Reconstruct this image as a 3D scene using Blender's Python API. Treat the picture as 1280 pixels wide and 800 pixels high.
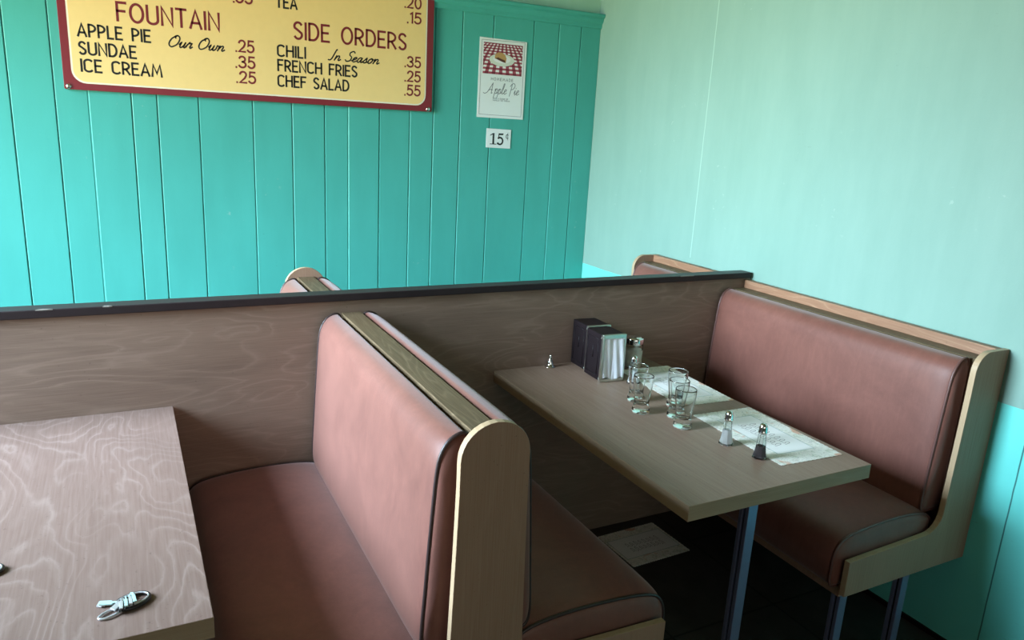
import bpy, math, random
from mathutils import Matrix, Vector
random.seed(7)
for o in list(bpy.data.objects): bpy.data.objects.remove(o)
SC = bpy.context.scene
COL = SC.collection

# ------------------------------------------------------------------ camera
RM = ((0.8884476, 0.0678160, -0.4539403), (-0.4559106, 0.2445473, -0.8557699), (0.0529750, 0.9672630, 0.2481855))
CAMPOS = Vector((-0.7245, -2.307, 1.6047))
cam_d = bpy.data.cameras.new('camera')
cam = bpy.data.objects.new('camera', cam_d); COL.objects.link(cam)
cam_d.sensor_fit = 'HORIZONTAL'; cam_d.sensor_width = 36.0
cam_d.lens = 932.185 / 1280 * 36.0
cam_d.clip_start = 0.02
M4 = Matrix(RM).to_4x4(); M4.translation = CAMPOS
cam.matrix_world = M4
SC.camera = cam

# ------------------------------------------------------------------ room dimensions
XR, XL = 1.643, -3.1          # right wall, left (window) wall
YB, YF = 1.313, -4.3          # back wall, front (street) wall behind the camera
ZC = 2.85
WINL = (-1.4, 1.15, 0.75, 2.15)     # window in the left wall: y0, y1, z0, z1
WINF = (-2.3, 0.9, 0.95, 2.3)      # window in the front wall: x0, x1, z0, z1

# ------------------------------------------------------------------ exposure, world, lights
vs = SC.view_settings
vs.view_transform = 'Standard'
try: vs.look = 'None'
except Exception: pass
vs.gamma = 1.0; vs.use_curve_mapping = False
vs.exposure = 0.0
wd = bpy.data.worlds.new('sky'); SC.world = wd; wd.use_nodes = True
wd.node_tree.nodes['Background'].inputs[0].default_value = (0.62, 0.80, 1.0, 1)
wd.node_tree.nodes['Background'].inputs[1].default_value = 0.2

def area(name, loc, direction, sx, sy, power, color, spread=180):
    d = bpy.data.lights.new(name, 'AREA'); d.shape = 'RECTANGLE'
    d.size = sx; d.size_y = sy; d.energy = power; d.color = color; d.spread = math.radians(spread)
    o = bpy.data.objects.new(name, d); COL.objects.link(o)
    o.location = loc
    o.rotation_euler = Vector(direction).to_track_quat('-Z', 'Z').to_euler()
    return o
wy = (WINL[0] + WINL[1]) / 2; wz = (WINL[2] + WINL[3]) / 2
wl_ = WINL[1] - WINL[0]
area('window_skylight', (XL - 0.12, wy, wz), (1, 0.0, -0.52), wl_, 1.4, 230, (0.63, 0.845, 1.05), 76)
area('window_skylight', (XL - 0.13, wy, wz), (0.62, 0.78, -0.55), wl_, 1.4, 46, (0.56, 0.845, 1.14), 80)
area('window_ground_bounce', (XL - 0.14, wy, wz), (1, 0.0, 0.60), wl_, 1.4, 118, (1.0, 0.90, 0.44), 100)
fx = (WINF[0] + WINF[1]) / 2; fz = (WINF[2] + WINF[3]) / 2
area('front_window_skylight', (fx, YF - 0.12, fz), (0, 1, -0.1), 3.0, 1.3, 11, (1.0, 0.97, 0.84), 130)

# ------------------------------------------------------------------ mesh helpers
class MB:
    """collects geometry and links it as ONE mesh object"""
    def __init__(s): s.v = []; s.f = []; s.m = []; s.sm = []
    def add(s, vs_, fs, mi=0, smooth=False):
        b = len(s.v); s.v += [tuple(q) for q in vs_]
        for f in fs: s.f.append(tuple(b + i for i in f)); s.m.append(mi); s.sm.append(smooth)
        return s
    def box(s, x0, x1, y0, y1, z0, z1, mi=0):
        v = [(x0,y0,z0),(x1,y0,z0),(x1,y1,z0),(x0,y1,z0),(x0,y0,z1),(x1,y0,z1),(x1,y1,z1),(x0,y1,z1)]
        return s.add(v, [(3,2,1,0),(4,5,6,7),(0,1,5,4),(1,2,6,5),(2,3,7,6),(3,0,4,7)], mi)
    def prism(s, pts, y0, y1, mi_side=0, mi_cap=0, axes='xz'):
        """extrude a 2-D outline; axes 'xz' runs along y, 'xy' runs along z, 'yz' runs along x"""
        n = len(pts)
        def P(a, b, t):
            return (a, t, b) if axes == 'xz' else ((a, b, t) if axes == 'xy' else (t, a, b))
        v = [P(a, b, y0) for a, b in pts] + [P(a, b, y1) for a, b in pts]
        s.add(v, [(i, (i+1) % n, n + (i+1) % n, n + i) for i in range(n)], mi_side)
        b = len(s.v) - 2 * n
        s.f.append(tuple(b + i for i in range(n))[::-1]); s.m.append(mi_cap); s.sm.append(False)
        s.f.append(tuple(b + n + i for i in range(n))); s.m.append(mi_cap); s.sm.append(False)
        return s
    def lathe(s, prof, seg=28, loc=(0, 0, 0), mi=0, smooth=True, closed=False, rot=0.0):
        v = []; n = len(prof)
        for r, z in prof:
            for k in range(seg):
                a = rot + 2 * math.pi * k / seg
                v.append((loc[0] + r * math.cos(a), loc[1] + r * math.sin(a), loc[2] + z))
        f = []
        for i in range(n - 1 if not closed else n):
            j = (i + 1) % n
            for k in range(seg):
                l = (k + 1) % seg
                f.append((i*seg+k, i*seg+l, j*seg+l, j*seg+k))
        if not closed:
            if prof[0][0] > 1e-6: f.append(tuple(range(seg))[::-1])
            if prof[-1][0] > 1e-6: f.append(tuple((n-1)*seg + k for k in range(seg)))
        return s.add(v, f, mi, smooth)
    def tube(s, pts, r, seg=8, closed=False, mi=0, flat=1.0):
        pts = [Vector(q) for q in pts]; n = len(pts); v = []
        up = None
        for i, q in enumerate(pts):
            a = pts[(i - 1) % n] if (closed or i > 0) else q
            b = pts[(i + 1) % n] if (closed or i < n - 1) else q
            t = (b - a).normalized()
            if up is None:
                up = Vector((0, 0, 1)) if abs(t.z) < .9 else Vector((1, 0, 0))
            side = t.cross(up).normalized(); up = side.cross(t).normalized()
            for k in range(seg):
                c = 2 * math.pi * k / seg
                v.append(q + side * (r * math.cos(c)) + up * (r * flat * math.sin(c)))
        f = []
        for i in range(n if closed else n - 1):
            j = (i + 1) % n
            for k in range(seg):
                l = (k + 1) % seg
                f.append((i*seg+k, i*seg+l, j*seg+l, j*seg+k))
        if not closed:
            f.append(tuple(range(seg))[::-1]); f.append(tuple((n-1)*seg + k for k in range(seg)))
        return s.add(v, f, mi, True)
    def build(s, name, mats, parent=None, bevel=0.0, seg=2, angle=35):
        me = bpy.data.meshes.new(name); me.from_pydata(s.v, [], s.f)
        for m in (mats if isinstance(mats, (list, tuple)) else [mats]): me.materials.append(m)
        for p, mi, sm in zip(me.polygons, s.m, s.sm): p.material_index = mi; p.use_smooth = sm
        me.update()
        import bmesh
        bm = bmesh.new(); bm.from_mesh(me)
        bmesh.ops.remove_doubles(bm, verts=bm.verts, dist=1e-6)
        bmesh.ops.recalc_face_normals(bm, faces=bm.faces)
        bm.to_mesh(me); bm.free()
        o = bpy.data.objects.new(name, me); COL.objects.link(o)
        if parent is not None: o.parent = parent
        if bevel:
            b = o.modifiers.new('bevel', 'BEVEL'); b.width = bevel; b.segments = seg
            b.limit_method = 'ANGLE'; b.angle_limit = math.radians(angle)
        return o

def tag(o, label, cat, group=None):
    o['label'] = label; o['category'] = cat
    if group: o['group'] = group
    return o
def thing(name, label, cat, loc=(0, 0, 0), rz=0.0, group=None):
    o = bpy.data.objects.new(name, None); COL.objects.link(o)
    o.empty_display_size = 0.05
    o.location = loc; o.rotation_euler = (0, 0, rz)
    return tag(o, label, cat, group)
def struct(o):
    o['kind'] = 'structure'; return o
def dup(root, loc, rz, label, group=None):
    r = root.copy(); COL.objects.link(r); r.location = loc; r.rotation_euler = (0, 0, rz); r['label'] = label
    if group: r['group'] = group
    for ch in list(root.children):
        c = ch.copy(); COL.objects.link(c); c.parent = r
        for g in ch.children:
            d = g.copy(); COL.objects.link(d); d.parent = c
    return r
def catmull(pts, sub=5, closed=False):
    out = []; n = len(pts)
    rng = range(n) if closed else range(n - 1)
    for i in rng:
        if closed: p0, p1, p2, p3 = pts[(i-1) % n], pts[i], pts[(i+1) % n], pts[(i+2) % n]
        else: p0, p1, p2, p3 = pts[max(i-1, 0)], pts[i], pts[i+1], pts[min(i+2, n-1)]
        for k in range(sub):
            t = k / sub
            out.append(tuple(0.5 * ((2*b) + (-a+c)*t + (2*a-5*b+4*c-d)*t*t + (-a+3*b-3*c+d)*t**3)
                             for a, b, c, d in zip(p0, p1, p2, p3)))
    if not closed: out.append(tuple(pts[-1]))
    return out

# ------------------------------------------------------------------ materials
def S(r, g, b):
    f = lambda c: (c/255)/12.92 if c/255 <= .04045 else ((c/255 + .055)/1.055) ** 2.4
    return (f(r), f(g), f(b), 1)
class NT:
    def __init__(s, name):
        s.mat = bpy.data.materials.new(name); s.mat.use_nodes = True
        s.t = s.mat.node_tree; s.b = s.t.nodes['Principled BSDF']
    def n(s, typ, **kw):
        nd = s.t.nodes.new(typ)
        for k, v in kw.items():
            if k.startswith('i_'): nd.inputs[k[2:].replace('_', ' ')].default_value = v
            else: setattr(nd, k, v)
        return nd
    def l(s, a, b): s.t.links.new(a, b)
    def coords(s, scale=(1, 1, 1), loc=(0, 0, 0), rot=(0, 0, 0)):
        tc = s.n('ShaderNodeTexCoord'); mp = s.n('ShaderNodeMapping')
        mp.inputs['Scale'].default_value = scale; mp.inputs['Location'].default_value = loc
        mp.inputs['Rotation'].default_value = rot
        s.l(tc.outputs['Object'], mp.inputs['Vector']); return mp.outputs['Vector']
    def noise(s, vec, scale=5, detail=4, rough=.5, dist=0):
        nd = s.n('ShaderNodeTexNoise'); nd.inputs['Scale'].default_value = scale
        nd.inputs['Detail'].default_value = detail; nd.inputs['Roughness'].default_value = rough
        nd.inputs['Distortion'].default_value = dist
        s.l(vec, nd.inputs['Vector']); return nd.outputs['Fac']
    def math(s, op, a, b=None, c=None):
        nd = s.n('ShaderNodeMath', operation=op)
        for i, q in enumerate((a, b, c)):
            if q is None: continue
            if isinstance(q, (int, float)): nd.inputs[i].default_value = q
            else: s.l(q, nd.inputs[i])
        return nd.outputs[0]
    def ramp(s, fac, stops, interp='LINEAR'):
        nd = s.n('ShaderNodeValToRGB'); cr = nd.color_ramp; cr.interpolation = interp
        while len(cr.elements) < len(stops): cr.elements.new(.5)
        for e, (p, c) in zip(cr.elements, stops):
            e.position = p; e.color = c if len(c) == 4 else (*c, 1)
        s.l(fac, nd.inputs[0]); return nd.outputs[0]
    def mix(s, fac, a, b, blend='MIX'):
        nd = s.n('ShaderNodeMix', data_type='RGBA', blend_type=blend)
        for i, q in ((0, fac), (6, a), (7, b)):
            if isinstance(q, (int, float, tuple)): nd.inputs[i].default_value = q
            else: s.l(q, nd.inputs[i])
        return nd.outputs[2]
    def bump(s, h, strength=.2, dist=.002):
        nd = s.n('ShaderNodeBump'); nd.inputs['Strength'].default_value = strength; nd.inputs['Distance'].default_value = dist
        s.l(h, nd.inputs['Height']); s.l(nd.outputs[0], s.b.inputs['Normal'])
    def out(s, color=None, rough=None, metal=0, spec=None):
        if color is not None:
            if isinstance(color, tuple): s.b.inputs['Base Color'].default_value = color
            else: s.l(color, s.b.inputs['Base Color'])
        if rough is not None:
            if isinstance(rough, (int, float)): s.b.inputs['Roughness'].default_value = rough
            else: s.l(rough, s.b.inputs['Roughness'])
        s.b.inputs['Metallic'].default_value = metal
        if spec is not None: s.b.inputs['Specular IOR Level'].default_value = spec
        return s.mat
W = lambda v: (v, v, v, 1)
K = lambda v: (v, v, v, 1)

def plain(name, color, rough=.5, metal=0, spec=None, var=.06):
    m = NT(name); nz = m.noise(m.coords(), 40, 3)
    c = m.mix(nz, tuple(x * (1 - var) for x in color[:3]) + (1,), tuple(min(1, x * (1 + var)) for x in color[:3]) + (1,))
    return m.out(c, rough, metal, spec)

def wood(name, base, dark, light, scale, freq=9, rough=.42, line=.5, loc=(0, 0, 0), spec=.4, fibre=.35):
    """flat-cut plywood: wandering contour lines of pale early wood, long fibres, broad tone"""
    m = NT(name); v = m.coords(scale, loc)
    big = m.noise(v, 1.6, 2.5, .45, .35)
    det = m.noise(v, 9, 4, .6, .6)
    h = m.math('MULTIPLY_ADD', det, .035, big)
    fr = m.math('FRACT', m.math('MULTIPLY', h, freq))
    lines = m.ramp(fr, [(0.0, K(.75)), (.14, K(.1)), (.6, K(0)), (.86, K(.25)), (1.0, K(.75))])
    patch = m.ramp(m.noise(v, 2.6, 2, .5), [(.32, K(.25)), (.6, K(1))])
    wide = m.ramp(m.noise(v, 1.1, 3, .6, .4), [(.3, K(0)), (.7, K(1))])
    fib = m.noise(m.coords(tuple(q * 1.0 if q < 1.4 else q * 14 for q in scale), (3, 1, 2)), 6, 5, .65)
    fibr = m.ramp(fib, [(.35, K(0)), (.68, K(1))])
    c = m.mix(wide, dark, base)
    c = m.mix(m.math('MULTIPLY', fibr, fibre), c, light)
    c = m.mix(m.math('MULTIPLY', m.math('MULTIPLY', lines, patch), line), c, light)
    spk = m.ramp(m.noise(m.coords((1, 1, 1), (5, 5, 5)), 130, 2, .5), [(.27, K(1)), (.31, K(0))])
    c = m.mix(m.math('MULTIPLY', spk, .35), c, tuple(x * .4 for x in dark[:3]) + (1,))
    r = m.ramp(fib, [(.2, K(rough + .1)), (.8, K(rough - .06))])
    m.bump(fib, .08, .001)
    return m.out(c, r, 0, spec)

def leather(name, c0, c1, rough=.5):
    m = NT(name); v = m.coords()
    a = m.noise(v, 4.5, 7, .72, .8); b = m.noise(v, 420, 3, .6); st = m.noise(m.coords((7, 7, 1.6)), 8, 6, .75, .5)
    c = m.mix(m.ramp(a, [(.3, K(0)), (.7, K(1))]), c0, c1)
    c = m.mix(m.math('MULTIPLY', m.ramp(st, [(.46, K(0)), (.8, K(1))]), .17), c, tuple(min(1, q * 1.9) for q in c1[:3]) + (1,))
    c = m.mix(m.math('MULTIPLY', b, .3), c, tuple(q * .6 for q in c0[:3]) + (1,))
    m.bump(b, .18, .0012)
    m.b.inputs['Sheen Weight'].default_value = .32; m.b.inputs['Sheen Roughness'].default_value = .45
    m.b.inputs['Sheen Tint'].default_value = (1, .86, .84, 1)
    return m.out(c, rough, 0, .35)

def wall_paint(name, col, col2, rough=.6, chips=True, lower=None, zline=None, seams=(), spec=.4):
    m = NT(name); v = m.coords()
    a = m.noise(v, 1.4, 5, .6); st = m.noise(m.coords((4, 4, .8)), 3, 4, .6); fine = m.noise(v, 160, 3, .6)
    c = m.mix(m.ramp(m.math('MULTIPLY_ADD', st, .5, m.math('MULTIPLY', a, .5)), [(.35, K(0)), (.65, K(1))]), col, col2)
    sep = m.n('ShaderNodeSeparateXYZ'); m.l(v, sep.inputs[0])
    if lower is not None:
        wob = m.math('MULTIPLY_ADD', m.noise(v, 7, 2), .006, zline - .003)
        fac = m.math('LESS_THAN', sep.outputs[2], wob)
        lo = m.mix(m.ramp(a, [(.35, K(0)), (.65, K(1))]), lower[0], lower[1])
        c = m.mix(fac, c, lo)
    for (y, z0, z1, w_, cc, op) in seams:
        d = m.math('LESS_THAN', m.math('ABSOLUTE', m.math('SUBTRACT', sep.outputs[1], m.math('MULTIPLY_ADD', m.noise(v, 12, 3), .004, y - .002))), w_)
        g = m.math('MULTIPLY', m.math('GREATER_THAN', sep.outputs[2], z0), m.math('LESS_THAN', sep.outputs[2], z1))
        c = m.mix(m.math('MULTIPLY', m.math('MULTIPLY', d, g), op), c, cc)
    if chips:
        msk = m.math('MULTIPLY', m.ramp(m.noise(v, 34, 4, .7), [(.66, K(0)), (.70, K(1))]), m.ramp(m.noise(v, 2.3, 2), [(.56, K(0)), (.66, K(1))]))
        c = m.mix(m.math('MULTIPLY', msk, .35), c, S(170, 190, 185))
        sc = m.math('MULTIPLY', m.ramp(m.noise(m.coords((1, 1, 5), (9, 2, 4)), 26, 5, .75), [(.665, K(0)), (.70, K(1))]), m.ramp(m.noise(v, 1.7, 2), [(.54, K(0)), (.62, K(1))]))
        c = m.mix(m.math('MULTIPLY', sc, .4), c, tuple(q * .5 for q in col[:3]) + (1,))
    m.bump(m.math('ADD', fine, m.math('MULTIPLY', a, 2.0)), .12, .002)
    return m.out(c, rough, 0, spec)

PANEL = wall_paint('green_panel_paint', (.058, .36, .30, 1), (.068, .41, .345, 1), .5)
PALE = wall_paint('pale_mint_paint', (.188, .325, .27, 1), (.216, .358, .302, 1), .6, True,
                  lower=((.125, .60, .52, 1), (.14, .64, .57, 1)), zline=.868,
                  seams=((.397, 1.06, 3.0, .0025, (.40, .60, .52, 1), .5), (-1.18, .0, .80, .0022, (.02, .12, .11, 1), .9)))
UPPER = wall_paint('pale_green_paint', (.34, .60, .46, 1), (.40, .66, .52, 1), .6)
ROOMW = wall_paint('cream_wall_paint', (.40, .36, .30, 1), (.45, .41, .34, 1), .7)
CEIL = plain('ceiling_paint', (.13, .13, .12, 1), .8)
def floor_mat():
    m = NT('dark_floor_tile'); v = m.coords((1, 1, 1), (.12, .23, 0), (0, 0, 0))
    br = m.n('ShaderNodeTexBrick', offset=0.0); br.inputs['Scale'].default_value = 1.0
    br.inputs['Brick Width'].default_value = .46; br.inputs['Row Height'].default_value = .46
    br.inputs['Mortar Size'].default_value = .004
    br.inputs['Color1'].default_value = (.040, .036, .032, 1); br.inputs['Color2'].default_value = (.048, .043, .038, 1)
    br.inputs['Mortar'].default_value = (.012, .011, .010, 1)
    m.l(v, br.inputs['Vector'])
    nz = m.ramp(m.noise(v, 5, 6, .7), [(.3, K(.6)), (.7, K(1.3))])
    c = m.mix(1.0, br.outputs['Color'], nz, 'MULTIPLY')
    return m.out(c, .5, 0, .4)
FLOOR = floor_mat()
TABLE_WOOD = wood('table_plywood', (.19, .118, .094, 1), (.145, .09, .071, 1), (.36, .27, .23, 1), (2.3, 1.0, 2.3), 24, .45, .48, (0, 0, 0), .25, .16)
TABLE_WOOD_B = wood('table_plywood_olive', (.26, .165, .115, 1), (.205, .13, .09, 1), (.38, .27, .20, 1), (4.2, .8, 4.2), 9, .36, .35, (4, 2, 1), .22)
PART_WOOD = wood('partition_plywood', (.235, .155, .112, 1), (.165, .107, .077, 1), (.40, .29, .225, 1), (1.0, 3.6, 4.6), 13, .42, .42, (2, 3, 1), .3, .25)
END_WOOD = wood('end_panel_plywood', (.33, .195, .128, 1), (.25, .146, .094, 1), (.43, .28, .20, 1), (4.2, 4.2, .8), 6, .45, .25, (1, 7, 2), .15)
STRIP_WOOD = wood('strip_plywood', (.125, .084, .046, 1), (.07, .047, .026, 1), (.25, .18, .105, 1), (9, 1.0, 9), 16, .42, .7, (5, 1, 2), .15)
BACK_WOOD = wood('raw_back_plywood', (.25, .12, .065, 1), (.17, .078, .04, 1), (.42, .25, .15, 1), (9, 1.2, 9), 14, .5, .8, (2, 8, 3))
EDGE_WOOD = wood('raw_edge_plywood', (.42, .29, .165, 1), (.36, .24, .14, 1), (.55, .41, .26, 1), (6, 6, 1.0), 5, .45, .3)
TEDGE_WOOD = wood('table_edge_veneer', (.36, .25, .155, 1), (.28, .195, .12, 1), (.48, .36, .25, 1), (.9, .9, 9), 6, .45, .4, (0, 0, 0), .15)
LEATHER = leather('brown_vinyl', (.140, .049, .034, 1), (.210, .080, .057, 1))
PIPING = plain('dark_vinyl_piping', (.035, .020, .018, 1), .4)
PIPING2 = plain('brown_vinyl_piping', (.12, .052, .042, 1), .4)
CAPM = plain('dark_cap_paint', (.026, .018, .019, 1), .42, 0, .22, .15)
STEEL = plain('blued_steel_leg', (.24, .27, .42, 1), .35, .6)
STEEL_D = plain('dark_steel_groove', (.02, .025, .04, 1), .4, .5)
CHROME = plain('chrome', (.78, .78, .77, 1), .12, 1.0)
BRUSHED = plain('brushed_chrome_trim', (.72, .76, .70, 1), .28, 1.0)
BLACKM = plain('black_enamel', (.012, .008, .009, 1), .4, 0, .16)
NAPKIN = plain('white_napkin_paper', (.90, .91, .95, 1), .85)
MAROON = plain('maroon_sign_paint', (.20, .018, .026, 1), .38)
YELLOW = plain('cream_yellow_sign_paint', (.86, .62, .25, 1), .4, var=.03)
IVORY = plain('ivory_line_paint', (.82, .76, .60, 1), .4)
BLACK = plain('black_sign_paint', (.012, .012, .012, 1), .45)
PAPER = plain('white_poster_paper', (.78, .81, .80, 1), .55, var=.02)
INK = plain('grey_ink', (.14, .15, .17, 1), .6)
GING_D = plain('gingham_maroon', (.17, .012, .028, 1), .6)
GING_M = plain('gingham_half', (.36, .07, .10, 1), .6)
GING_W = plain('gingham_white', (.80, .78, .76, 1), .6)
PLATE_P = plain('printed_plate', (.66, .68, .58, 1), .6)
CRUST = plain('printed_crust', (.50, .28, .10, 1), .6)
FILLING = plain('printed_filling', (.10, .03, .015, 1), .6)
SALT = plain('salt', (.95, .95, .95, 1), .9)
SUGAR = plain('sugar', (.95, .92, .82, 1), .9)
PEPPER = plain('ground_pepper', (.075, .055, .062, 1), .9, var=.4)
MINT = plain('mint_enamel', (.50, .72, .68, 1), .35, .3)
WHITEBIT = plain('pale_metal_bit', (.66, .68, .70, 1), .3, .6)
DARKBIT = plain('dark_metal_bit', (.03, .028, .03, 1), .35, .4)
BROWNBIT = plain('brown_amber_bit', (.10, .075, .03, 1), .3)
def glass_mat():
    m = NT('clear_glass'); m.b.inputs['Transmission Weight'].default_value = 1.0
    m.b.inputs['IOR'].default_value = 1.47
    return m.out((.97, .99, .98, 1), .015)
GLASS = glass_mat()
def placemat_mat(name, dim=1.0):
    """cream paper printed with a pale flowered border round a plain framed centre"""
    m = NT(name); v = m.coords(); sep = m.n('ShaderNodeSeparateXYZ'); m.l(v, sep.inputs[0])
    ax = m.math('ABSOLUTE', sep.outputs[0]); ay = m.math('ABSOLUTE', sep.outputs[1])
    sd = m.math('MAXIMUM', m.math('SUBTRACT', ax, .068), m.math('SUBTRACT', ay, .132))
    border = m.math('GREATER_THAN', sd, .0)
    frame = m.math('LESS_THAN', m.math('ABSOLUTE', m.math('SUBTRACT', sd, .0)), .0018)
    c = (.92 * dim, .88 * dim, .84 * dim, 1)
    bc = m.ramp(m.noise(v, 24, 3, .6, 1.2), [(.30, (.74, .62, .46, 1)), (.40, (.93, .88, .80, 1)), (.56, (.92, .87, .78, 1)), (.63, (.66, .66, .54, 1)), (.70, (.93, .88, .78, 1))])
    oc = m.ramp(m.noise(v, 13, 2, .5, .4), [(.60, K(0)), (.66, K(1))])
    bc = m.mix(m.math('MULTIPLY', oc, .7), bc, (.72, .30, .15, 1))
    vein = m.ramp(m.noise(v, 38, 4, .6, 1.6), [(.46, K(0)), (.50, K(1)), (.54, K(0))])
    bc = m.mix(m.math('MULTIPLY', vein, .45), bc, (.36, .33, .30, 1))
    if dim != 1: bc = m.mix(1.0, bc, (dim, dim, dim, 1), 'MULTIPLY')
    c = m.mix(border, c, bc); c = m.mix(m.math('MULTIPLY', frame, .6), c, (.35, .42, .40, 1))
    return m.out(c, .7)
MAT_P = placemat_mat('printed_placemat_paper')
BROWN_INK = plain('brown_print', (.26, .20, .19, 1), .7)

# ------------------------------------------------------------------ room shell
T = .12
struct(MB().box(XL - T, XR + T, YF - T, YB + T, -.06, 0).build('floor', FLOOR))
struct(MB().box(XL - T, XR + T, YF - T, YB + T, ZC, ZC + .06).build('ceiling', CEIL))
struct(MB().box(XR, XR + T, YF - T, YB + T, 0, ZC).build('wall_right', PALE))
wl = MB()
y0, y1, z0, z1 = WINL
wl.box(XL - T, XL, YF - T, y0, 0, ZC).box(XL - T, XL, y1, YB + T, 0, ZC).box(XL - T, XL, y0, y1, 0, z0).box(XL - T, XL, y0, y1, z1, ZC)
struct(wl.build('wall_left', ROOMW))
wf = MB()
x0, x1, z0, z1 = WINF
wf.box(XL, x0, YF - T, YF, 0, ZC).box(x1, XR, YF - T, YF, 0, ZC).box(x0, x1, YF - T, YF, 0, z0).box(x0, x1, YF - T, YF, z1, ZC)
struct(wf.build('wall_front', ROOMW))
def window_frame(name, horiz, a0, a1, z0, z1, fixed):
    f = MB(); w = .045
    def bx(p0, p1, q0, q1):
        if horiz: f.box(p0, p1, fixed - .05, fixed - .01, q0, q1)
        else: f.box(fixed - .05, fixed - .01, p0, p1, q0, q1)
    bx(a0, a1, z0, z0 + w); bx(a0, a1, z1 - w, z1)
    for k in range(3):
        c = a0 + (a1 - a0 - w) * k / 2; bx(c, c + w, z0, z1)
    struct(f.build(name, IVORY))
window_frame('window_1', False, WINL[0], WINL[1], WINL[2], WINL[3], XL)
window_frame('window_2', True, WINF[0], WINF[1], WINF[2], WINF[3], YF)

# back wall: vertical boards with fine grooves, plain plaster above the moulding
wb = MB()
grooves = [-2.86, -2.70, -2.53, -2.36, -2.22, -2.04, -1.88, -1.71, -1.55, -1.39, -1.24, -1.087, -.935, -.818, -.66, -.563, -.40, -.175, -.003, .146, .257, .411, .565, .688, .833, 1.002, 1.233, 1.385, 1.52]
deep = {-.818: .0012, .257: .0014}
ZM = 2.165
wb.box(XL - T, XR + T, YB + .012, YB + T, 0, ZM, 0)
wb.box(XL - T, XR + T, YB + .02, YB + T, ZM, ZC, 1)
edges = [XL] + grooves + [XR]
for a, b in zip(edges[:-1], edges[1:]):
    g = .0015
    c0 = a + (g if a != XL else 0); c1 = b - (g if b != XR else 0)
    ga = deep.get(a, .007); gb = deep.get(b, .007)
    o2 = random.uniform(0, .0016)
    wb.prism([(c0, YB + .0025), (c0 + .003, YB + o2), (c1 - .003, YB + o2), (c1, YB + .0025), (c1, YB + .013), (c0, YB + .013)], 0, ZM, 0, 0, 'xy')
    if a in deep: wb.box(a - .003, a + .003, YB + deep[a] + .0015, YB + .013, 0, ZM, 0)
struct(wb.build('wall_back', [PANEL, UPPER]))
prof = [(YB + .03, 2.150), (YB - .006, 2.150), (YB - .010, 2.156), (YB - .010, 2.172), (YB - .016, 2.178), (YB - .022, 2.190),
        (YB - .022, 2.198), (YB - .034, 2.206), (YB - .036, 2.212), (YB - .036, 2.219), (YB - .030, 2.223), (YB + .03, 2.223)]
struct(MB().prism(prof, XL, XR - .001, 0, 0, 'yz').build('trim_1', PANEL))
struct(MB().box(XR - .008, XR, YF, YB, 0, .018).build('baseboard_right', BLACKM))

# ------------------------------------------------------------------ partition between the two rows of booths
pt = thing('booth_partition', 'long low plywood divider with a dark top rail, running behind both tables', 'partition', (-.7, 0, 0))
MB().box(XL + .005 + .7, XR - .004 + .7, 0, .034, 0, 1.047).build('panel', PART_WOOD, pt)
o = MB().box(XL + .005 + .7, XR - .014 + .7, -.013, .047, 1.044, 1.068).build('cap_rail', CAPM, pt, .0025); o['label'] = 'dark painted top rail'
rng = random.Random(3)
sc = MB()
for k, x in enumerate((-.93, -.78, -1.06, 1.28)):   # worn chips on the rail's front arris
    w = (.02, .012, .03, .035)[k]
    sc.prism([(x - w + .7, -.0135), (x + w * .3 + .7, -.0142), (x + w + .7, -.0135), (x + .4 * w + .7, -.008), (x - .5 * w + .7, -.0075)], 1.0655, 1.0688, 0, 0, 'xy')
sc.build('worn_chip', plain('bare_wood_chip', (.20, .18, .155, 1), .7), pt)

# ------------------------------------------------------------------ benches
SEATY = .485
def cushion(name, prof, ya, yb, parent, mat, pipe, puff=.010, wt=None):
    """upholstered block: an outline in (x, z) run from ya to yb, swelling away from its piped ends"""
    n = len(prof)
    cx = sum(p[0] for p in prof) / n; cz = sum(p[1] for p in prof) / n
    nrm = []
    for i in range(n):
        a = Vector(prof[i - 1]); b = Vector(prof[(i + 1) % n]); t = (b - a).normalized()
        q = Vector((t.y, -t.x))
        if q.dot(Vector((prof[i][0] - cx, prof[i][1] - cz))) < 0: q = -q
        nrm.append(q)
    L = abs(yb - ya); d = 1 if yb > ya else -1
    ds = [0, .004, .010, .02, .035, .06, .1, .2, .35]
    ds = [q for q in ds if q < L / 2]; ds = ds + [L / 2] + [L - q for q in reversed(ds)]
    m = MB(); v = []
    for q in ds:
        e = min(q, L - q); off = puff * (1 - math.exp(-e / .022))
        for i in range(n): v.append((prof[i][0] + nrm[i].x * off * wt[i], ya + d * q, prof[i][1] + nrm[i].y * off * wt[i]))
    f = []
    for j in range(len(ds) - 1):
        for i in range(n):
            k = (i + 1) % n; f.append((j*n+i, j*n+k, (j+1)*n+k, (j+1)*n+i))
    m.add(v, f, 0, True)
    for yy, s_ in ((ya, -d), (yb, d)):    # softly domed ends
        rings = [(1.0, 0), (.93, .006), (.75, .011), (.4, .015)]
        vv = []
        for sc_, o_ in rings:
            for p in prof: vv.append((cx + (p[0] - cx) * sc_, yy + s_ * o_, cz + (p[1] - cz) * sc_))
        ff = []
        for j in range(len(rings) - 1):
            for i in range(n):
                k = (i + 1) % n; ff.append((j*n+i, j*n+k, (j+1)*n+k, (j+1)*n+i))
        ff.append(tuple((len(rings) - 1) * n + i for i in range(n)))
        m.add(vv, ff, 0, True)
    o = m.build(name, mat, parent)
    for yy in (ya, yb):
        pp = MB().tube([(p[0] + q.x * .001, yy, p[1] + q.y * .001) for p, q in zip(prof, nrm)], .0042, 8, True).build('piping', pipe, o)
    return o
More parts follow.
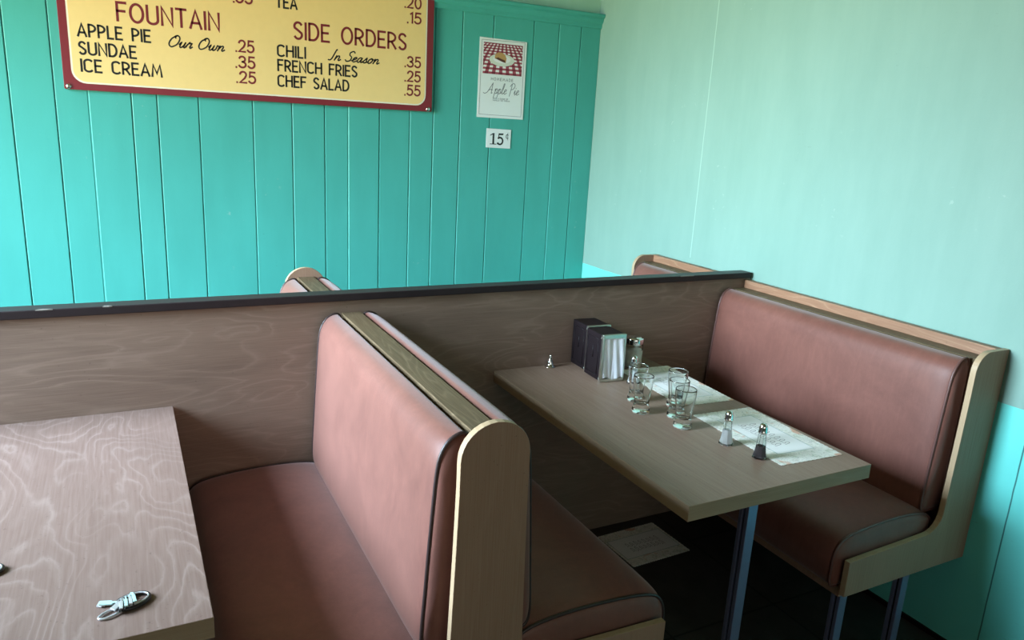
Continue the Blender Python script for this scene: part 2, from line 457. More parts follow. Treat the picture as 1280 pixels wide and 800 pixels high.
BACKP = [(-.041, .975), (-.039, .994), (-.029, 1.004), (-.012, 1.001), (.006, .988), (.021, .960), (.028, .92), (.034, .84), (.040, .75), (.046, .65), (.051, .57), (.051, .535), (.044, .512), (.025, .505), (-.025, .505), (-.040, .515), (-.041, .62), (-.041, .75), (-.041, .88)]
SEATP = [(.435, .352), (.441, .40), (.440, .44), (.430, .470), (.408, .492), (.36, .505), (.28, .513), (.20, .516), (.12, .514), (.055, .505), (.020, .488), (.008, .465), (.008, .42), (.02, .356), (.2, .345), (.38, .342)]
def fillet_profile():
    """end-panel outline measured outward from the upright edge"""
    p = [(.418, .328), (.418, .442), (.20, .450), (.075, .455)]
    for k in range(1, 7):
        a = math.pi / 2 * k / 6
        p.append((.075 - .066 * math.sin(a), .455 + .066 * (1 - math.cos(a))))
    p += [(.007, .60), (.003, .75), (.0, .90)]
    return p
def bench_parts(t, f, s, ywall, yend, pipe):
    """one seating side: f = x of the upright edge of the end panel, s = side the seat faces"""
    d = 1 if yend > ywall else -1
    ca, cb = yend - d * .052, ywall + d * .016
    cb_ = catmull(BACKP, 3, True); bp = [(f + s * u, z) for u, z in cb_]; w1 = [min(1, max(0, (u + .018) / .035)) for u, z in cb_]
    cs_ = catmull(SEATP, 3, True); sp = [(f + s * u, z) for u, z in cs_]; w2 = [min(1, max(0, (z - .36) / .06)) for u, z in cs_]
    cushion('backrest', bp, ca, cb, t, LEATHER, pipe, .010, w1)
    cushion('seat', sp, yend - d * .040, cb, t, LEATHER, pipe, .012, w2)
    a, b = sorted((f + s * .01, f + s * .40)); ya, yb = sorted((yend - d * .03, ywall + d * .01))
    MB().box(a, b, ya, yb, .305, .345).build('seat_rail', END_WOOD, t, .002)
    for u in (.375, .085):
        for yy in (yend - d * .045,):
            x = f + s * u; w = .016
            lg = MB().box(x - w, x + w, yy - w, yy - .004, 0, .328).box(x - w, x + w, yy + .004, yy + w, 0, .328)
            lg.box(x - w + .006, x + w - .006, yy - .004, yy + .004, 0, .328, 1)
            lg.build('leg', [STEEL, STEEL_D], t, .0015)
def double_bench(cx, ywall, yend, label, name='double_bench'):
    t = thing(name, label, 'bench', (cx, (ywall + yend) / 2, 0))
    lx = lambda x: x - cx
    oy = (ywall + yend) / 2
    h = .078; d = 1 if yend > ywall else -1
    half = fillet_profile()
    right = [(h + u, z) for u, z in half]
    arc = [(h * math.cos(a), .965 + .076 * math.sin(a)) for a in [math.pi * k / 16 for k in range(0, 17)]]
    outline = right + arc + [(-q, z) for q, z in reversed(right)]
    MB().prism(outline, yend - oy, yend - d * .018 - oy, 1, 0).build('end_panel', [END_WOOD, EDGE_WOOD], t, .0012)
    for s in (-1, 1): bench_parts_local(t, s * h, s, ywall - oy, yend - oy, PIPING)
    ya, yb = sorted((ywall - oy + d * .003, yend - oy - d * .0185))
    o = MB().box(-.031, .031, ya, yb, .990, 1.005).build('top_strip', STRIP_WOOD, t, .001); o['label'] = 'grained wooden strip along the top'
    MB().box(-.030, .030, ya, yb, .33, .990).build('core_board', END_WOOD, t)
    return t
bench_parts_local = bench_parts
def wall_bench(ywall, yend, label, name='wall_bench'):
    f = 1.492; cx = 1.35; oy = (ywall + yend) / 2; d = 1 if yend > ywall else -1
    t = thing(name, label, 'bench', (cx, oy, 0))
    e = f - cx; bx = XR - .002 - cx
    half = [(e - u, z) for u, z in fillet_profile()]
    arc = [(e + .06 - .06 * math.cos(a), .975 + .061 * math.sin(a)) for a in [math.pi / 2 * k / 9 for k in range(0, 10)]]
    outline = half + arc + [(bx, 1.036), (bx, .328)]
    MB().prism(outline, yend - oy, yend - d * .018 - oy, 1, 0).build('end_panel', [END_WOOD, EDGE_WOOD], t, .0012)
    bench_parts(t, e, -1, ywall - oy, yend - oy, PIPING2)
    ya, yb = sorted((ywall - oy + d * .003, yend - oy - d * .0185))
    MB().box(1.540 - cx, 1.606 - cx, ya, yb, .990, 1.004).build('top_strip', STRIP_WOOD, t, .001)
    o = MB().box(1.605 - cx, 1.632 - cx, ya, yb, .33, 1.036).build('back_board', BACK_WOOD, t, .0012); o['label'] = 'orange-brown bare plywood board along the wall'
    MB().box(1.542 - cx, 1.604 - cx, ya, yb, .33, .989).build('core_board', END_WOOD, t)
    return t
YE = -1.080
double_bench(-.092, -.002, YE, 'back-to-back brown vinyl bench between the two tables, rounded wooden end panel')
wall_bench(-.002, YE, 'brown vinyl bench against the mint wall, right of the table with glasses')
double_bench(-1.823, -.002, YE, 'back-to-back brown vinyl bench beyond the bare table, out of view, added to shade the left seat')  # neighbouring bench outside the frame, added for the shade it casts on the left seat
double_bench(-.110, .036, .60, 'back-to-back bench peeking over the divider in front of the green boards')
wall_bench(.036, .64, 'bench top peeking over the divider beside the mint wall corner')

# ------------------------------------------------------------------ tables
def booth_table(xa, xb, label, mat, name='booth_table'):
    cx = (xa + xb) / 2; w = (xb - xa) / 2
    t = thing(name, label, 'table', (cx, -.54, 0))
    top = MB()
    x0, x1, ya, yb, z0, z1 = -w, w, -1.079 + .54, -.0015 + .54, .708, .750
    v = [(x0,ya,z0),(x1,ya,z0),(x1,yb,z0),(x0,yb,z0),(x0,ya,z1),(x1,ya,z1),(x1,yb,z1),(x0,yb,z1)]
    top.add(v, [(3,2,1,0),(4,5,6,7)], 0); top.add(v, [(0,1,5,4),(1,2,6,5),(2,3,7,6),(3,0,4,7)], 1)
    top.build('tabletop', [mat, TEDGE_WOOD], t, .0012)
    lg = MB(); h = .017; yy = -.975 + .54
    lx = -.012
    lg.box(lx - h, lx + h, yy - h, yy - .004, 0, .706).box(lx - h, lx + h, yy + .004, yy + h, 0, .706).box(lx - h + .007, lx + h - .007, yy - .004, yy + .004, 0, .706, 1)
    o = lg.build('leg', [STEEL, STEEL_D], t, .0015); o['label'] = 'square bluish steel table leg'
    MB().box(-.06, .06, yy - .06, yy + .06, .702, .708).build('mounting_plate', STEEL, t, .001)
    return t
booth_table(.4356, 1.0884, 'long plywood table set with glasses, shakers and placemats', TABLE_WOOD_B)
booth_table(-1.284, -.6309, 'bare swirly-grained plywood table at the left, cut by the photo edge', TABLE_WOOD)
TZ = .7505

# ------------------------------------------------------------------ stroke lettering
def arc(cx, cy, rx, ry, a0, a1, n=10):
    return [(cx + rx * math.cos(math.radians(a0 + (a1 - a0) * k / n)), cy + ry * math.sin(math.radians(a0 + (a1 - a0) * k / n))) for k in range(n + 1)]
def bowl(x, w, y0, y1):       # a D-like bowl from (x,y1) round to (x,y0)
    r = (y1 - y0) / 2; k = min(w, r)
    return [(x, y1), (x + w - k, y1)] + arc(x + w - k, y0 + r, k, r, 90, -90, 10) + [(x, y0)]
GLY = {
 'A': (.46, [[(0, 0), (.23, 1), (.46, 0)], [(.085, .30), (.375, .30)]]),
 'C': (.42, [arc(.22, .76, .22, .24, 35, 180, 8) + arc(.22, .24, .22, .24, 180, 325, 8)]),
 'D': (.42, [[(0, 0), (0, 1)], [(0, 1), (.15, 1)] + arc(.15, .5, .27, .5, 90, -90, 14) + [(0, 0)]]),
 'E': (.34, [[(.34, 1), (0, 1), (0, 0), (.34, 0)], [(0, .52), (.29, .52)]]),
 'F': (.34, [[(.34, 1), (0, 1), (0, 0)], [(0, .54), (.29, .54)]]),
 'H': (.42, [[(0, 0), (0, 1)], [(.42, 0), (.42, 1)], [(0, .54), (.42, .54)]]),
 'I': (.0, [[(0, 0), (0, 1)]]),
 'L': (.30, [[(0, 1), (0, 0), (.30, 0)]]),
 'M': (.56, [[(0, 0), (.08, 1), (.28, .25), (.48, 1), (.56, 0)]]),
 'N': (.42, [[(0, 0), (0, 1), (.42, 0), (.42, 1)]]),
 'O': (.50, [arc(.25, .5, .25, .5, 90, 450, 24)]),
 'P': (.36, [[(0, 0), (0, 1)], bowl(0, .36, .42, 1)]),
 'R': (.38, [[(0, 0), (0, 1)], bowl(0, .36, .42, 1), [(.17, .42), (.38, 0)]]),
 'S': (.36, [arc(.18, .75, .17, .25, 30, 180, 8) + [(.03, .66), (.18, .52), (.33, .36)] + arc(.18, .25, .17, .25, 10, -150, 9)]),
 'T': (.40, [[(0, 1), (.40, 1)], [(.20, 1), (.20, 0)]]),
 'U': (.42, [[(0, 1)] + arc(.21, .23, .21, .23, 180, 360, 10) + [(.42, 1)]]),
 'W': (.6, [[(0, 1), (.14, 0), (.3, .8), (.46, 0), (.6, 1)]]),
 'V': (.44, [[(0, 1), (.22, 0), (.44, 1)]]),
 '.': (.02, [[(0, .0), (.02, .0)]]),
 '1': (.12, [[(0, .86), (.12, 1), (.12, 0)]]),
 '2': (.40, [arc(.2, .74, .19, .26, 170, -20, 10) + [(.30, .42), (0, 0), (.40, 0)]]),
 '3': (.40, [arc(.19, .76, .18, .24, 160, -90, 10), arc(.19, .26, .21, .26, 90, -160, 11)]),
 '5': (.38, [[(.36, 1), (.06, 1), (.03, .56)] + arc(.17, .32, .21, .32, 125, -150, 12)]),
 '0': (.42, [arc(.21, .5, .21, .5, 90, 450, 20)]),
 ' ': (.28, []),
}
# joined-up hand: (advance, strokes), x-height .45
SCR = {
 'O': (.62, [catmull([(.30, 1.0), (.05, .72), (.02, .25), (.22, 0), (.47, .25), (.50, .72), (.33, 1.0), (.18, .92), (.26, .78)], 5)]),
 'u': (.40, [catmull([(-.02, .25), (.06, .45), (.05, .12), (.13, 0), (.24, .15), (.29, .45)], 4), catmull([(.29, .45), (.27, .12), (.33, 0), (.42, .12)], 4)]),
 'r': (.34, [catmull([(-.02, .12), (.08, .40), (.12, .50), (.14, .40), (.26, .42), (.22, .12), (.28, 0), (.36, .12)], 4)]),
 'w': (.54, [catmull([(-.02, .25), (.06, .45), (.05, .1), (.13, 0), (.23, .15), (.26, .42), (.25, .1), (.33, 0), (.43, .15), (.45, .45), (.55, .36)], 4)]),
 'n': (.42, [[(.03, .0), (.06, .45)], catmull([(.04, .12), (.14, .40), (.24, .44), (.28, .33), (.26, .1), (.32, 0), (.42, .12)], 4)]),
 'I': (.34, [catmull([(-.04, .02), (.08, 0), (.16, .2), (.22, .96), (.26, .98)], 4)]),
 'S': (.44, [catmull([(.42, .86), (.30, 1.0), (.12, .86), (.14, .62), (.32, .42), (.30, .10), (.10, 0), (-.02, .14)], 5)]),
 'e': (.34, [catmull([(-.02, .10), (.12, .22), (.26, .36), (.18, .46), (.06, .32), (.06, .08), (.16, 0), (.34, .14)], 4)]),
 'a': (.42, [catmull([(.28, .40), (.16, .46), (.04, .28), (.06, .03), (.18, .04), (.29, .42)], 4), catmull([(.29, .43), (.27, .1), (.33, 0), (.42, .12)], 4)]),
 's': (.32, [catmull([(-.04, .05), (.08, .26), (.18, .48), (.20, .30), (.24, .10), (.14, 0), (.02, .05)], 4), [(.14, 0), (.33, .12)]]),
 'o': (.40, [catmull([(.18, .46), (.05, .30), (.06, .04), (.18, .0), (.29, .2), (.27, .42), (.18, .46), (.28, .36), (.42, .38)], 4)]),
 'A': (.78, [catmull([(-.45, .02), (-.25, -.03), (.0, .12), (.22, .55), (.42, 1.0)], 5), catmull([(.42, 1.0), (.44, .5), (.45, .0)], 4), catmull([(.10, .30), (.32, .36), (.52, .34)], 4), [(.45, 0), (.56, .06)]]),
 'p': (.40, [catmull([(.03, .30), (.08, .46), (.06, .1), (.0, -.42)], 4), catmull([(.05, .1), (.14, .42), (.26, .44), (.30, .25), (.22, .02), (.07, .04)], 4), [(.22, .02), (.40, .12)]]),
 'l': (.26, [catmull([(-.02, .10), (.12, .45), (.20, .92), (.13, 1.0), (.08, .7), (.06, .15), (.13, 0), (.27, .12)], 4)]),
 'P': (.54, [catmull([(.10, 1.0), (.09, .5), (.04, -.15)], 4), catmull([(-.08, .78), (.10, 1.05), (.36, 1.05), (.46, .82), (.32, .55), (.10, .48)], 5)]),
 'i': (.22, [catmull([(-.02, .15), (.06, .45), (.05, .1), (.12, 0), (.22, .12)], 4), [(.09, .62), (.10, .66)]]),
 ' ': (.34, []),
}
def ribbon(m, pts, w, P, lift, mi=0):
    """a painted stroke: flat bar of width w following pts, P maps (x,z) to the board"""
    p = [Vector(q) for q in pts]
    q = [p[0]]
    for a in p[1:]:
        if (a - q[-1]).length > w * .04: q.append(a)
    p = q
    if len(p) < 2: p = [p[0], p[0] + Vector((w * .6, 0))]
    n = len(p); closed = (p[0] - p[-1]).length < w * .6 and n > 6
    L = []; R_ = []
    for i in range(n):
        a = p[i - 1] if i > 0 else (p[-2] if closed else None); b = p[i + 1] if i < n - 1 else (p[1] if closed else None)
        d1 = (p[i] - a).normalized() if a is not None else None; d2 = (b - p[i]).normalized() if b is not None else None
        if d1 is None: d1 = d2
        if d2 is None: d2 = d1
        t = d1 + d2
        t = t.normalized() if t.length > .05 else d1
        nn = Vector((-t.y, t.x)); k = min(1.8, 1 / max(.3, abs(t.dot(d1))))
        e = Vector((0, 0))
        if not closed and i == 0: e = -d1 * w * .35
        if not closed and i == n - 1: e = d1 * w * .35
        L.append(p[i] + nn * w * .5 * k + e); R_.append(p[i] - nn * w * .5 * k + e)
    v = []
    for a, b in zip(L, R_): v += [P(a.x, a.y, lift), P(b.x, b.y, lift), P(a.x, a.y, 0), P(b.x, b.y, 0)]
    f = []
    for i in range(n - 1):
        c = 4 * i; e = c + 4
        f += [(c, c+1, e+1, e), (c, e, e+2, c+2), (c+1, c+3, e+3, e+1)]
    f += [(0, 2, 3, 1), (4*(n-1), 4*(n-1)+1, 4*(n-1)+3, 4*(n-1)+2)]
    m.add(v, f, mi)
def text(s, font, x0, x1, h, gap=.17, slant=0.0):
    """strokes of the text fitted between x0 and x1 at cap height h, baseline 0"""
    out = []; cur = 0
    for i, ch in enumerate(s):
        adv, st = font[ch]
        for q in st: out.append([(cur + x + slant * y, y) for x, y in q])
        cur += adv + (gap if font is GLY else 0)
    xs = [x for q in out for x, y in q]; a, b = min(xs), max(xs)
    k = (x1 - x0) / (b - a)
    return [[(x0 + (x - a) * k, y * h) for x, y in q] for q in out]

# ------------------------------------------------------------------ menu sign on the back wall
SX0, SX1, SZ0, SZ1 = -.899, .672, 1.664, 2.62
sign = thing('menu_board', 'large yellow price board with maroon border hung on the green boards', 'sign', ((SX0 + SX1) / 2, YB - .001, SZ0))
ox, oy, oz = (SX0 + SX1) / 2, YB - .001, SZ0
def rrect(x0, x1, z0, z1, r, n=6):
    p = []
    for cx, cz, a in ((x1 - r, z0 + r, -90), (x1 - r, z1 - r, 0), (x0 + r, z1 - r, 90), (x0 + r, z0 + r, 180)):
        p += arc(cx, cz, r, r, a, a + 90, n)
    return p
loc = lambda pts: [(x - ox, z - oz) for x, z in pts]
MB().prism(loc(rrect(SX0, SX1, SZ0, SZ1, .006, 3)), -.016, 0).build('board', MAROON, sign, .001)
MB().prism(loc(rrect(SX0 + .030, SX1 - .034, SZ0 + .026, SZ1 - .03, .05)), -.0166, -.016).build('border_line', IVORY, sign)
MB().prism(loc(rrect(SX0 + .0365, SX1 - .0405, SZ0 + .0325, SZ1 - .0365, .045)), -.0172, -.0166).build('menu_field', YELLOW, sign)
def sign_line(nm, s, font, x0, z, x1, h, w, mat, slant=0.0):
    words = s.split(' '); done = 0; sts = text(s, font, x0 - ox, x1 - ox, h, .17, slant)
    for wd_ in words:
        cnt = sum(len(font[c][1]) for c in wd_); m = MB()
        for st in sts[done:done + cnt]:
            ribbon(m, [(x, y + z - oz) for x, y in st], w, lambda x, y, l: (x, -.0172 - l, y), .0005)
        done += cnt
        o = m.build(nm, mat, sign); o['label'] = ('maroon' if mat is MAROON else 'black') + ' lettering ' + wd_
for s, a, z, b, h in (('FOUNTAIN', -.690, 1.943, -.306, .069), ('SIDE ORDERS', .010, 1.943, .530, .069)):
    sign_line('heading', s, GLY, a, z, b, h, .0098, MAROON)
for s, a, z, b in (('APPLE PIE', -.835, 1.871, -.575, ), ('SUNDAE', -.834, 1.803, -.632), ('ICE CREAM', -.832, 1.737, -.540),
                   ('TEA', -.066, 2.066, .022), ('CHILI', -.064, 1.863, .056), ('FRENCH FRIES', -.064, 1.801, .292), ('CHEF SALAD', -.065, 1.735, .254)):
    sign_line('menu_item', s, GLY, a, z, b, .0455, .0078, BLACK)
for s, a, z, b in (('Our Own', -.505, 1.861, -.287), ('In Season', .160, 1.866, .400)):
    sign_line('menu_note', s, SCR, a, z, b, .046, .0055, BLACK, .32)
for s, a, z, b in (('.25', -.240, 1.867, -.167), ('.35', -.242, 1.801, -.165), ('.25', -.241, 1.738, -.164), ('.55', -.243, 2.066, -.168),
                   ('.20', .524, 2.133, .603), ('.15', .538, 2.066, .604), ('.35', .529, 1.867, .606), ('.25', .530, 1.801, .606), ('.55', .530, 1.736, .607)):
    sign_line('price', s, GLY, a, z, b, .0455, .0078, MAROON)
for x in (-.883, .652):
    m = MB(); m.lathe([(.0105, 0), (.0105, .002), (.007, .0055), (.0, .007)], 14)
    o = m.build('screw', CHROME, sign); o.location = (x - ox, -.016, 1.676 - oz); o.rotation_euler = (math.pi / 2, 0, 0)

# ------------------------------------------------------------------ pie poster and price card
PX, PZ = 1.0595, 1.847
po = thing('pie_poster', 'white apple pie poster with checked cloth picture pinned to the green boards', 'poster', (PX, YB - .0005, PZ))
def pin(x, z, l, base=-.002): return (x, base - l, z)
MB().prism([(-.1345, -.1935), (.1335, -.1935), (.1345, .1935), (-.1335, .1955)], -.002, 0).build('sheet', PAPER, po)
m = MB()
fr_ = [(-.1225, -.178), (.1205, -.180), (.1225, .190), (-.1225, .184)]
for a, b in zip(fr_, fr_[1:] + fr_[:1]): ribbon(m, [a, b], .0016, lambda x, y, l: pin(x, y, l), .0003)
m.build('frame_line', INK, po)
m = MB()                                   # checked tablecloth, seen in perspective, printed in the picture
px0, px1, pz0, pz1 = -.1115, .1115, .023, .1735
NU, NV = 46, 19
def cloth(u, v):
    k = 2.0 - 1.15 * v
    x = (u - .5) * k * .235; zz = pz0 + (pz1 - pz0) * (1.42 * v / (1 + .42 * v))
    return max(px0, min(px1, x)), zz
for i in range(NU):
    for j in range(NV):
        q = [cloth(.5 + (i - NU/2 + a) / 23, (j + b) / NV) for a, b in ((0, 0), (1, 0), (1, 1), (0, 1))]
        if max(c[0] for c in q) - min(c[0] for c in q) < 1e-5: continue
        m.add([pin(x, z, .0003) for x, z in q], [(0, 1, 2, 3)], (0, 1, 2)[(i % 2) + (j % 2)])
pic = m.build('picture', [GING_D, GING_M, GING_W], po)
m = MB()
def disc(m, pts, l, mi=0): m.add([pin(x, z, l) for x, z in pts], [tuple(range(len(pts)))], mi)
disc(m, arc(-.006, .094, .072, .030, 0, 360, 30)[:-1], .0006, 0)
disc(m, arc(-.006, .098, .050, .019, 0, 360, 30)[:-1], .0007, 1)
m.build('plate', [PLATE_P, GING_W], pic)
m = MB()
disc(m, [(-.048, .100), (-.046, .116), (-.030, .130), (-.006, .130), (.010, .122), (.020, .104), (.016, .082), (.002, .084), (-.022, .094)], .0009, 0)
disc(m, [(-.046, .100), (-.028, .106), (-.004, .098), (.012, .094), (.014, .082), (.002, .084), (-.022, .092)], .0011, 1)
m.build('pie_slice', [CRUST, FILLING], pic)
def poster_text(nm, s, font, x0, x1, z, h, w, slant=0):
    m = MB()
    for st in text(s, font, x0, x1, h, .30 if font is GLY else .17, slant):
        ribbon(m, [(x, y + z) for x, y in st], w, lambda x, y, l: pin(x, y, l), .0003)
    m.build(nm, INK, po)
poster_text('printed_line', 'HOMEMADE', GLY, -.062, .064, -.007, .013, .0020)
poster_text('printed_title', 'Apple Pie', SCR, -.104, .102, -.072, .052, .0030, .22)
poster_text('printed_line', 'WITH A SCOOP OF', GLY, -.048, .040, -.099, .006, .0012)
poster_text('printed_line', 'VANILLA ICE CREAM', GLY, -.048, .050, -.108, .006, .0012)
cx_, cz_ = 1.056, 1.5505
cd = thing('price_card', 'small white 15 cent card below the pie poster', 'price card', (cx_, YB - .0005, cz_))
MB().prism([(-.072, -.0475), (.070, -.0495), (.0715, .0475), (-.0715, .0495)], -.002, 0).build('card', PAPER, cd)
m = MB(); pc = lambda pts, l=.0004: m.add([(x, -.002 - l, z) for x, z in pts], [tuple(range(len(pts)))])
def solid(pts): m.prism(pts, -.0026, -.0019)
solid([(-.036, -.031), (-.026, -.031), (-.026, .027), (-.036, .019)])
solid([(-.050, -.031), (-.012, -.031), (-.012, -.027), (-.050, -.027)])
solid([(-.050, .013), (-.036, .019), (-.026, .027), (-.033, .027), (-.050, .017)])
solid([(-.003, -.004), (-.001, .027), (.003, .027), (.002, .000)])
solid([(.0005, .018), (-.001, .027), (.028, .027), (.024, .018)])
for st in [arc(.008, -.012, .016, .0175, 130, -140, 16)]:
    ribbon(m, st, .0085, lambda x, y, l: (x, -.002 - l, y), .0006)
disc2 = arc(-.004, -.025, .0055, .0055, 0, 360, 12)[:-1]; solid(disc2)
ribbon(m, arc(.050, .012, .0075, .010, 45, 315, 12), .0030, lambda x, y, l: (x, -.002 - l, y), .0006)
ribbon(m, [(.052, -.006), (.052, .030)], .0018, lambda x, y, l: (x, -.002 - l, y), .0006)
m.build('printed_price', BLACK, cd)

# ------------------------------------------------------------------ things on the set table
def dispenser(x, y, rz, label):
    t = thing('napkin_dispenser', label, 'napkin dispenser', (x, y, TZ), rz, 'napkin dispensers by the divider')
    w, d, h = .047, .058, .172
    MB().box(-w, w, -d + .012, d, .003, h).build('case', BLACKM, t, .003, 3)
    f = MB()
    f.box(-w - .001, w + .001, -d - .001, -d + .0125, h - .012, h + .0015).box(-w - .001, w + .001, -d - .001, -d + .0125, .0, .012)
    f.box(-w - .001, -w + .007, -d - .001, -d + .0125, .012, h - .012).box(w - .007, w + .001, -d - .001, -d + .0125, .012, h - .012)
    f.build('front_frame', BRUSHED, t, .002, 2)
    for s in (-1, 1):   # side panel pressed into the case
        p = MB(); xx = s * (w + .0006)
        pts = [(-d + .03, .02), (d - .014, .02), (d - .014, h - .02), (-d + .03, h - .02)]
        for a, b in zip(pts, pts[1:] + pts[:1]): p.tube([(xx, a[0], a[1]), (xx, b[0], b[1])], .0014, 6)
        p.tube([(xx, .006, h * .45), (xx, .006, h * .72)], .0022, 6)
        p.build('pressed_line', BLACKM, t)
    n = MB(); rr = random.Random(5); NX, NZ = 22, 14
    v = []
    for j in range(NZ + 1):
        for i in range(NX + 1):
            u = i / NX; vv = j / NZ
            xx = (-w + .008) + (2 * w - .016) * u
            fold = .006 * abs(u - .47) + .0022 * math.sin(u * 19 + vv * 3.5) * (1 - vv * .6) + (.006 if u > .47 else .0) * (1 - vv)
            v.append((xx, -d - .001 + .004 - fold, .0125 + .004 * math.sin(u * 9) * (1 - vv) + (h - .026) * vv))
    fcs = [(j*(NX+1)+i, j*(NX+1)+i+1, (j+1)*(NX+1)+i+1, (j+1)*(NX+1)+i) for j in range(NZ) for i in range(NX)]
    n.add(v, fcs, 0, True)
    v2 = [(a, .0 - d + .0115, c) for a, b, c in v]; n.add(v2, fcs, 0, True)
    o = n.build('napkins', NAPKIN, t)
    return t
dispenser(.786, -.187, math.radians(-3), 'black napkin dispenser nearer the glasses, its white napkins showing')
dispenser(.804, -.0640, math.radians(-3), 'black napkin dispenser right against the divider, mostly behind the other')

# placemats
def placemat(x, y, rz, label, z=TZ, w=.118, l=.196, wave=.0, group='printed paper placemats'):
    t = thing('placemat', label, 'placemat', (x, y, z), rz, group)
    per = []
    def side(a, b, n):
        for k in range(n * 4):
            tt = k / (n * 4); q = Vector(a).lerp(Vector(b), tt); nn = (Vector(b) - Vector(a)).normalized(); nn = Vector((nn.y, -nn.x))
            q += nn * .0022 * abs(math.sin(tt * n * math.pi)); per.append((q.x, q.y))
    side((-w, -l), (w, -l), 14); side((w, -l), (w, l), 24); side((w, l), (-w, l), 14); side((-w, l), (-w, -l), 24)
    MB().prism(per, .0, .0008, 0, 0, 'xy').build('sheet', MAT_P, t)
    m = MB()
    rr = random.Random(int(abs(x) * 1000))
    for row in (-.020, .016):           # washed-out ornamental script across the middle
        yy = -.085
        while yy < .08:
            a = rr.uniform(.010, .016)
            st = catmull([(row - a, yy), (row + a * .6, yy + .004), (row + a, yy + .010), (row, yy + .012), (row - a * .7, yy + .007), (row - a, yy + .016)], 3)
            ribbon(m, st, .0016, lambda p, q, l_: (p, q, .0008 + l_), .0002)
            yy += .021
    m.build('printed_script', BROWN_INK, t)
    return t
placemat(.985, -.345, math.radians(-3.5), 'paper placemat on the table behind the tall glasses, nearer the divider', w=.108, l=.192)
placemat(.956, -.805, math.radians(-2.5), 'paper placemat on the table beside the salt and pepper, at the near corner', w=.115, l=.192)
placemat(1.065, -.178, math.radians(90 + 2), 'paper placemat fallen on the dark floor under the table', z=.001, w=.118, l=.142)

# glasses
def glass_profile():
    o = [(.0, 0), (.0262, 0), (.0285, .003), (.0290, .010), (.0272, .018), (.0245, .027), (.0240, .036), (.0252, .050), (.0278, .068), (.0305, .086), (.0320, .102), (.0322, .116), (.0316, .1225)]
    i = [(.0300, .1225), (.0303, .115), (.0300, .102), (.0284, .086), (.0256, .068), (.0228, .050), (.0208, .038), (.0175, .030), (.010, .0265), (.0, .0255)]
    return o + i
def tumbler(x, y, label, first=[]):
    if not first:
        t = thing('drinking_glass', label, 'glass', (x, y, TZ), 0, 'small flared drinking glasses')
        g = [(r, z) for r, z in catmull(glass_profile(), 2)]
        g = [(max(r, 0), z) for r, z in g]
        MB().lathe(g, 40).build('bowl', GLASS, t)
        first.append(t)
        return t
    return dup(first[0], (x, y, TZ), 0, label)
tumbler(.703, -.525, 'small flared glass nearest the napkin dispensers, front of the left pair')
tumbler(.752, -.432, 'small flared glass behind the front one of the left pair')
tumbler(.751, -.672, 'small flared glass closest to the salt shaker, front of three in a row')
tumbler(.786, -.598, 'small flared glass in the middle of the row of three')
tumbler(.846, -.520, 'small flared glass at the back of the row of three, partly over the far placemat')

# salt and pepper
def shaker(x, y, label, filling, fill_h, group, rz=0):
    t = thing('pepper_shaker' if filling is PEPPER else 'salt_shaker', label, 'shaker', (x, y, TZ), rz, group)
    seg = 8
    o = [(.0, 0), (.0195, 0), (.0215, .002), (.0205, .006), (.0175, .014), (.0150, .030), (.0125, .055), (.0105, .078)]
    i = [(.0088, .078), (.0105, .055), (.0130, .030), (.0152, .014), (.0165, .006), (.0, .0045)]
    MB().lathe(o + i, seg, smooth=False).build('glass_body', GLASS, t)
    ins = [(.0, .0038), (.0173, .0055), (.0158, .014), (.0136, .030)]
    if fill_h > .030: ins += [(.0136 - .0024 * (fill_h - .03) / .025, fill_h)]
    ins += [(.0, fill_h + .001)]
    MB().lathe(ins, seg, smooth=False).build('pepper' if filling is PEPPER else 'salt', filling, t)
    MB().lathe([(.0112, .074), (.0130, .0755), (.0130, .0785), (.0118, .081), (.0120, .090), (.0104, .097), (.0066, .1020), (.0, .1038)], 24).build('cap', CHROME, t, 0)
    return t
shaker(.788, -.822, 'salt shaker in the middle of the table, left of the near placemat', SALT, .046, 'glass salt shakers', .2)
shaker(.812, -.930, 'pepper shaker half full of dark pepper, nearest the table end', PEPPER, .036, 'glass pepper shaker', .3)
shaker(.846, -.286, 'salt shaker behind the glasses, beside the napkin dispenser', SALT, .050, 'glass salt shakers', .1)

# sugar pourer
t = thing('sugar_pourer', 'round glass sugar jar with metal lid behind the napkin dispensers', 'sugar jar', (.962, -.125, TZ))
MB().lathe([(.0, 0), (.0310, 0), (.0335, .003), (.0335, .090), (.030, .098), (.0275, .098), (.0308, .088), (.0308, .006), (.0, .005)], 40).build('glass_jar', GLASS, t)
MB().lathe([(.0, .0042), (.0316, .0052), (.0316, .070), (.0, .0712)], 40).build('sugar', SUGAR, t)
MB().lathe([(.0312, .092), (.0345, .093), (.0350, .097), (.0350, .113), (.0330, .118), (.0200, .1205), (.0, .1215)], 32).build('lid', CHROME, t)
MB().box(-.012, .012, -.024, .006, .1195, .1225).build('pouring_flap', CHROME, t, .001)

# small chrome fitting on the table against the divider
t = thing('chrome_bell', 'tiny chrome bell-shaped piece standing alone by the divider, left of napkin dispensers', 'bell', (.657, -.026, TZ))
MB().lathe([(.0, 0), (.0200, 0), (.0205, .002), (.0180, .004), (.0130, .008), (.0118, .014), (.0100, .022), (.0058, .030), (.0042, .036), (.0, .0365)], 28).build('body', CHROME, t)
MB().lathe([(.0, .036), (.0040, .037), (.0058, .041), (.0046, .0455), (.0, .047)], 18).build('knob', CHROME, t)

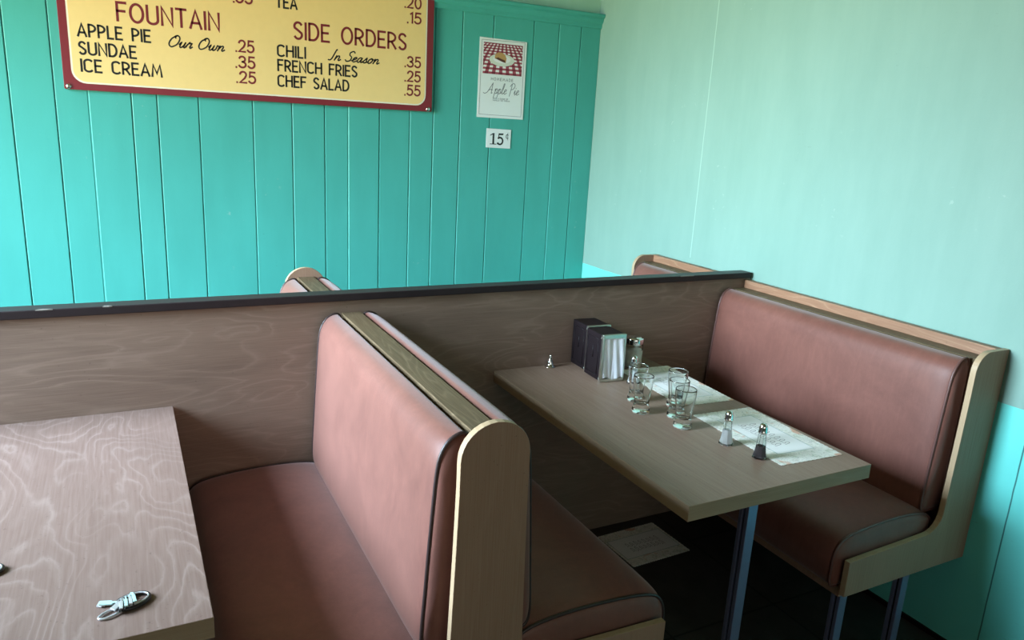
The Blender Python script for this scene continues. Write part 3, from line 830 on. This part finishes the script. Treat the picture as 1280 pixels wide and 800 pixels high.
# ------------------------------------------------------------------ odds and ends on the bare table
KX, KY = -.771, -.990
t = thing('key_bunch', 'small bunch of pale mint and white tags on a dark oval wire loop', 'trinket', (KX, KY, TZ), math.radians(8))
t.scale = (1.04, 1.4, 1.3)
m = MB()
def oval(cx, cy, a, b, rot, z, tilt=0, n=36):
    c, s = math.cos(rot), math.sin(rot)
    return [(cx + a*math.cos(2*math.pi*k/n)*c - b*math.sin(2*math.pi*k/n)*s, cy + a*math.cos(2*math.pi*k/n)*s + b*math.sin(2*math.pi*k/n)*c, z + tilt*math.cos(2*math.pi*k/n)) for k in range(n)]
lp = MB().tube(oval(.015, .004, .028, .0145, .10, .0026, .0), .0026, 8, True).build('wire_loop', DARKBIT, t)
MB().tube(oval(.0155, .0045, .0255, .0120, .10, .0046, .0), .0013, 8, True).build('inner_rim', WHITEBIT, lp)
MB().tube(oval(-.021, -.0085, .0185, .0066, .22, .0020, 0), .0016, 8, True).build('small_loop', WHITEBIT, t)
def tagbit(x, y, L_, w_, rot, mat, z):
    c, s = math.cos(rot), math.sin(rot)
    pts = [(-L_, -w_), (L_ * .4, -w_), (L_ * .6, -w_ * .4), (L_, -w_ * .5), (L_, w_ * .6), (L_ * .5, w_ * .5), (L_ * .3, w_), (-L_, w_)]
    pts = [(x + a * c - b * s, y + a * s + b * c) for a, b in pts]
    o = MB().prism(pts, z, z + .0022, 0, 0, 'xy').build('tag', mat, t, .0005)
    return o
tagbit(-.020, .0125, .0135, .0042, -.35, MINT, .003)
tagbit(-.030, .0160, .0060, .0052, -.6, WHITEBIT, .001)
tagbit(-.007, -.0015, .0130, .0045, .62, WHITEBIT, .006)
for k, (x, y) in enumerate(((-.003, -.004), (.0045, -.0025), (.0115, -.001), (.0175, .0008))):
    tagbit(x, y, .0105, .0026, 1.35 + .06 * k, (WHITEBIT, MINT, WHITEBIT, MINT)[k], .0072 + .0006 * k)
    tagbit(x - .0035, y - .0015, .0120, .0014, 1.4 + .05 * k, DARKBIT, .0056)
tagbit(.015, .0145, .0050, .0030, 1.2, MINT, .004)
t = thing('round_dish', 'tiny dark-rimmed round piece at the left edge of the bare table', 'trinket', (-.987, -.785, TZ))
MB().lathe([(.0, 0), (.014, 0), (.0195, .003), (.0200, .006), (.0180, .008), (.0165, .007)], 32).build('rim', DARKBIT, t)
MB().lathe([(.0165, .0035), (.0172, .0078), (.0150, .0086), (.0138, .0078), (.0130, .004)], 32).build('inner_ring', WHITEBIT, t)
MB().lathe([(.0, .0045), (.0132, .0045), (.0132, .003)], 32).build('centre', BROWNBIT, t)
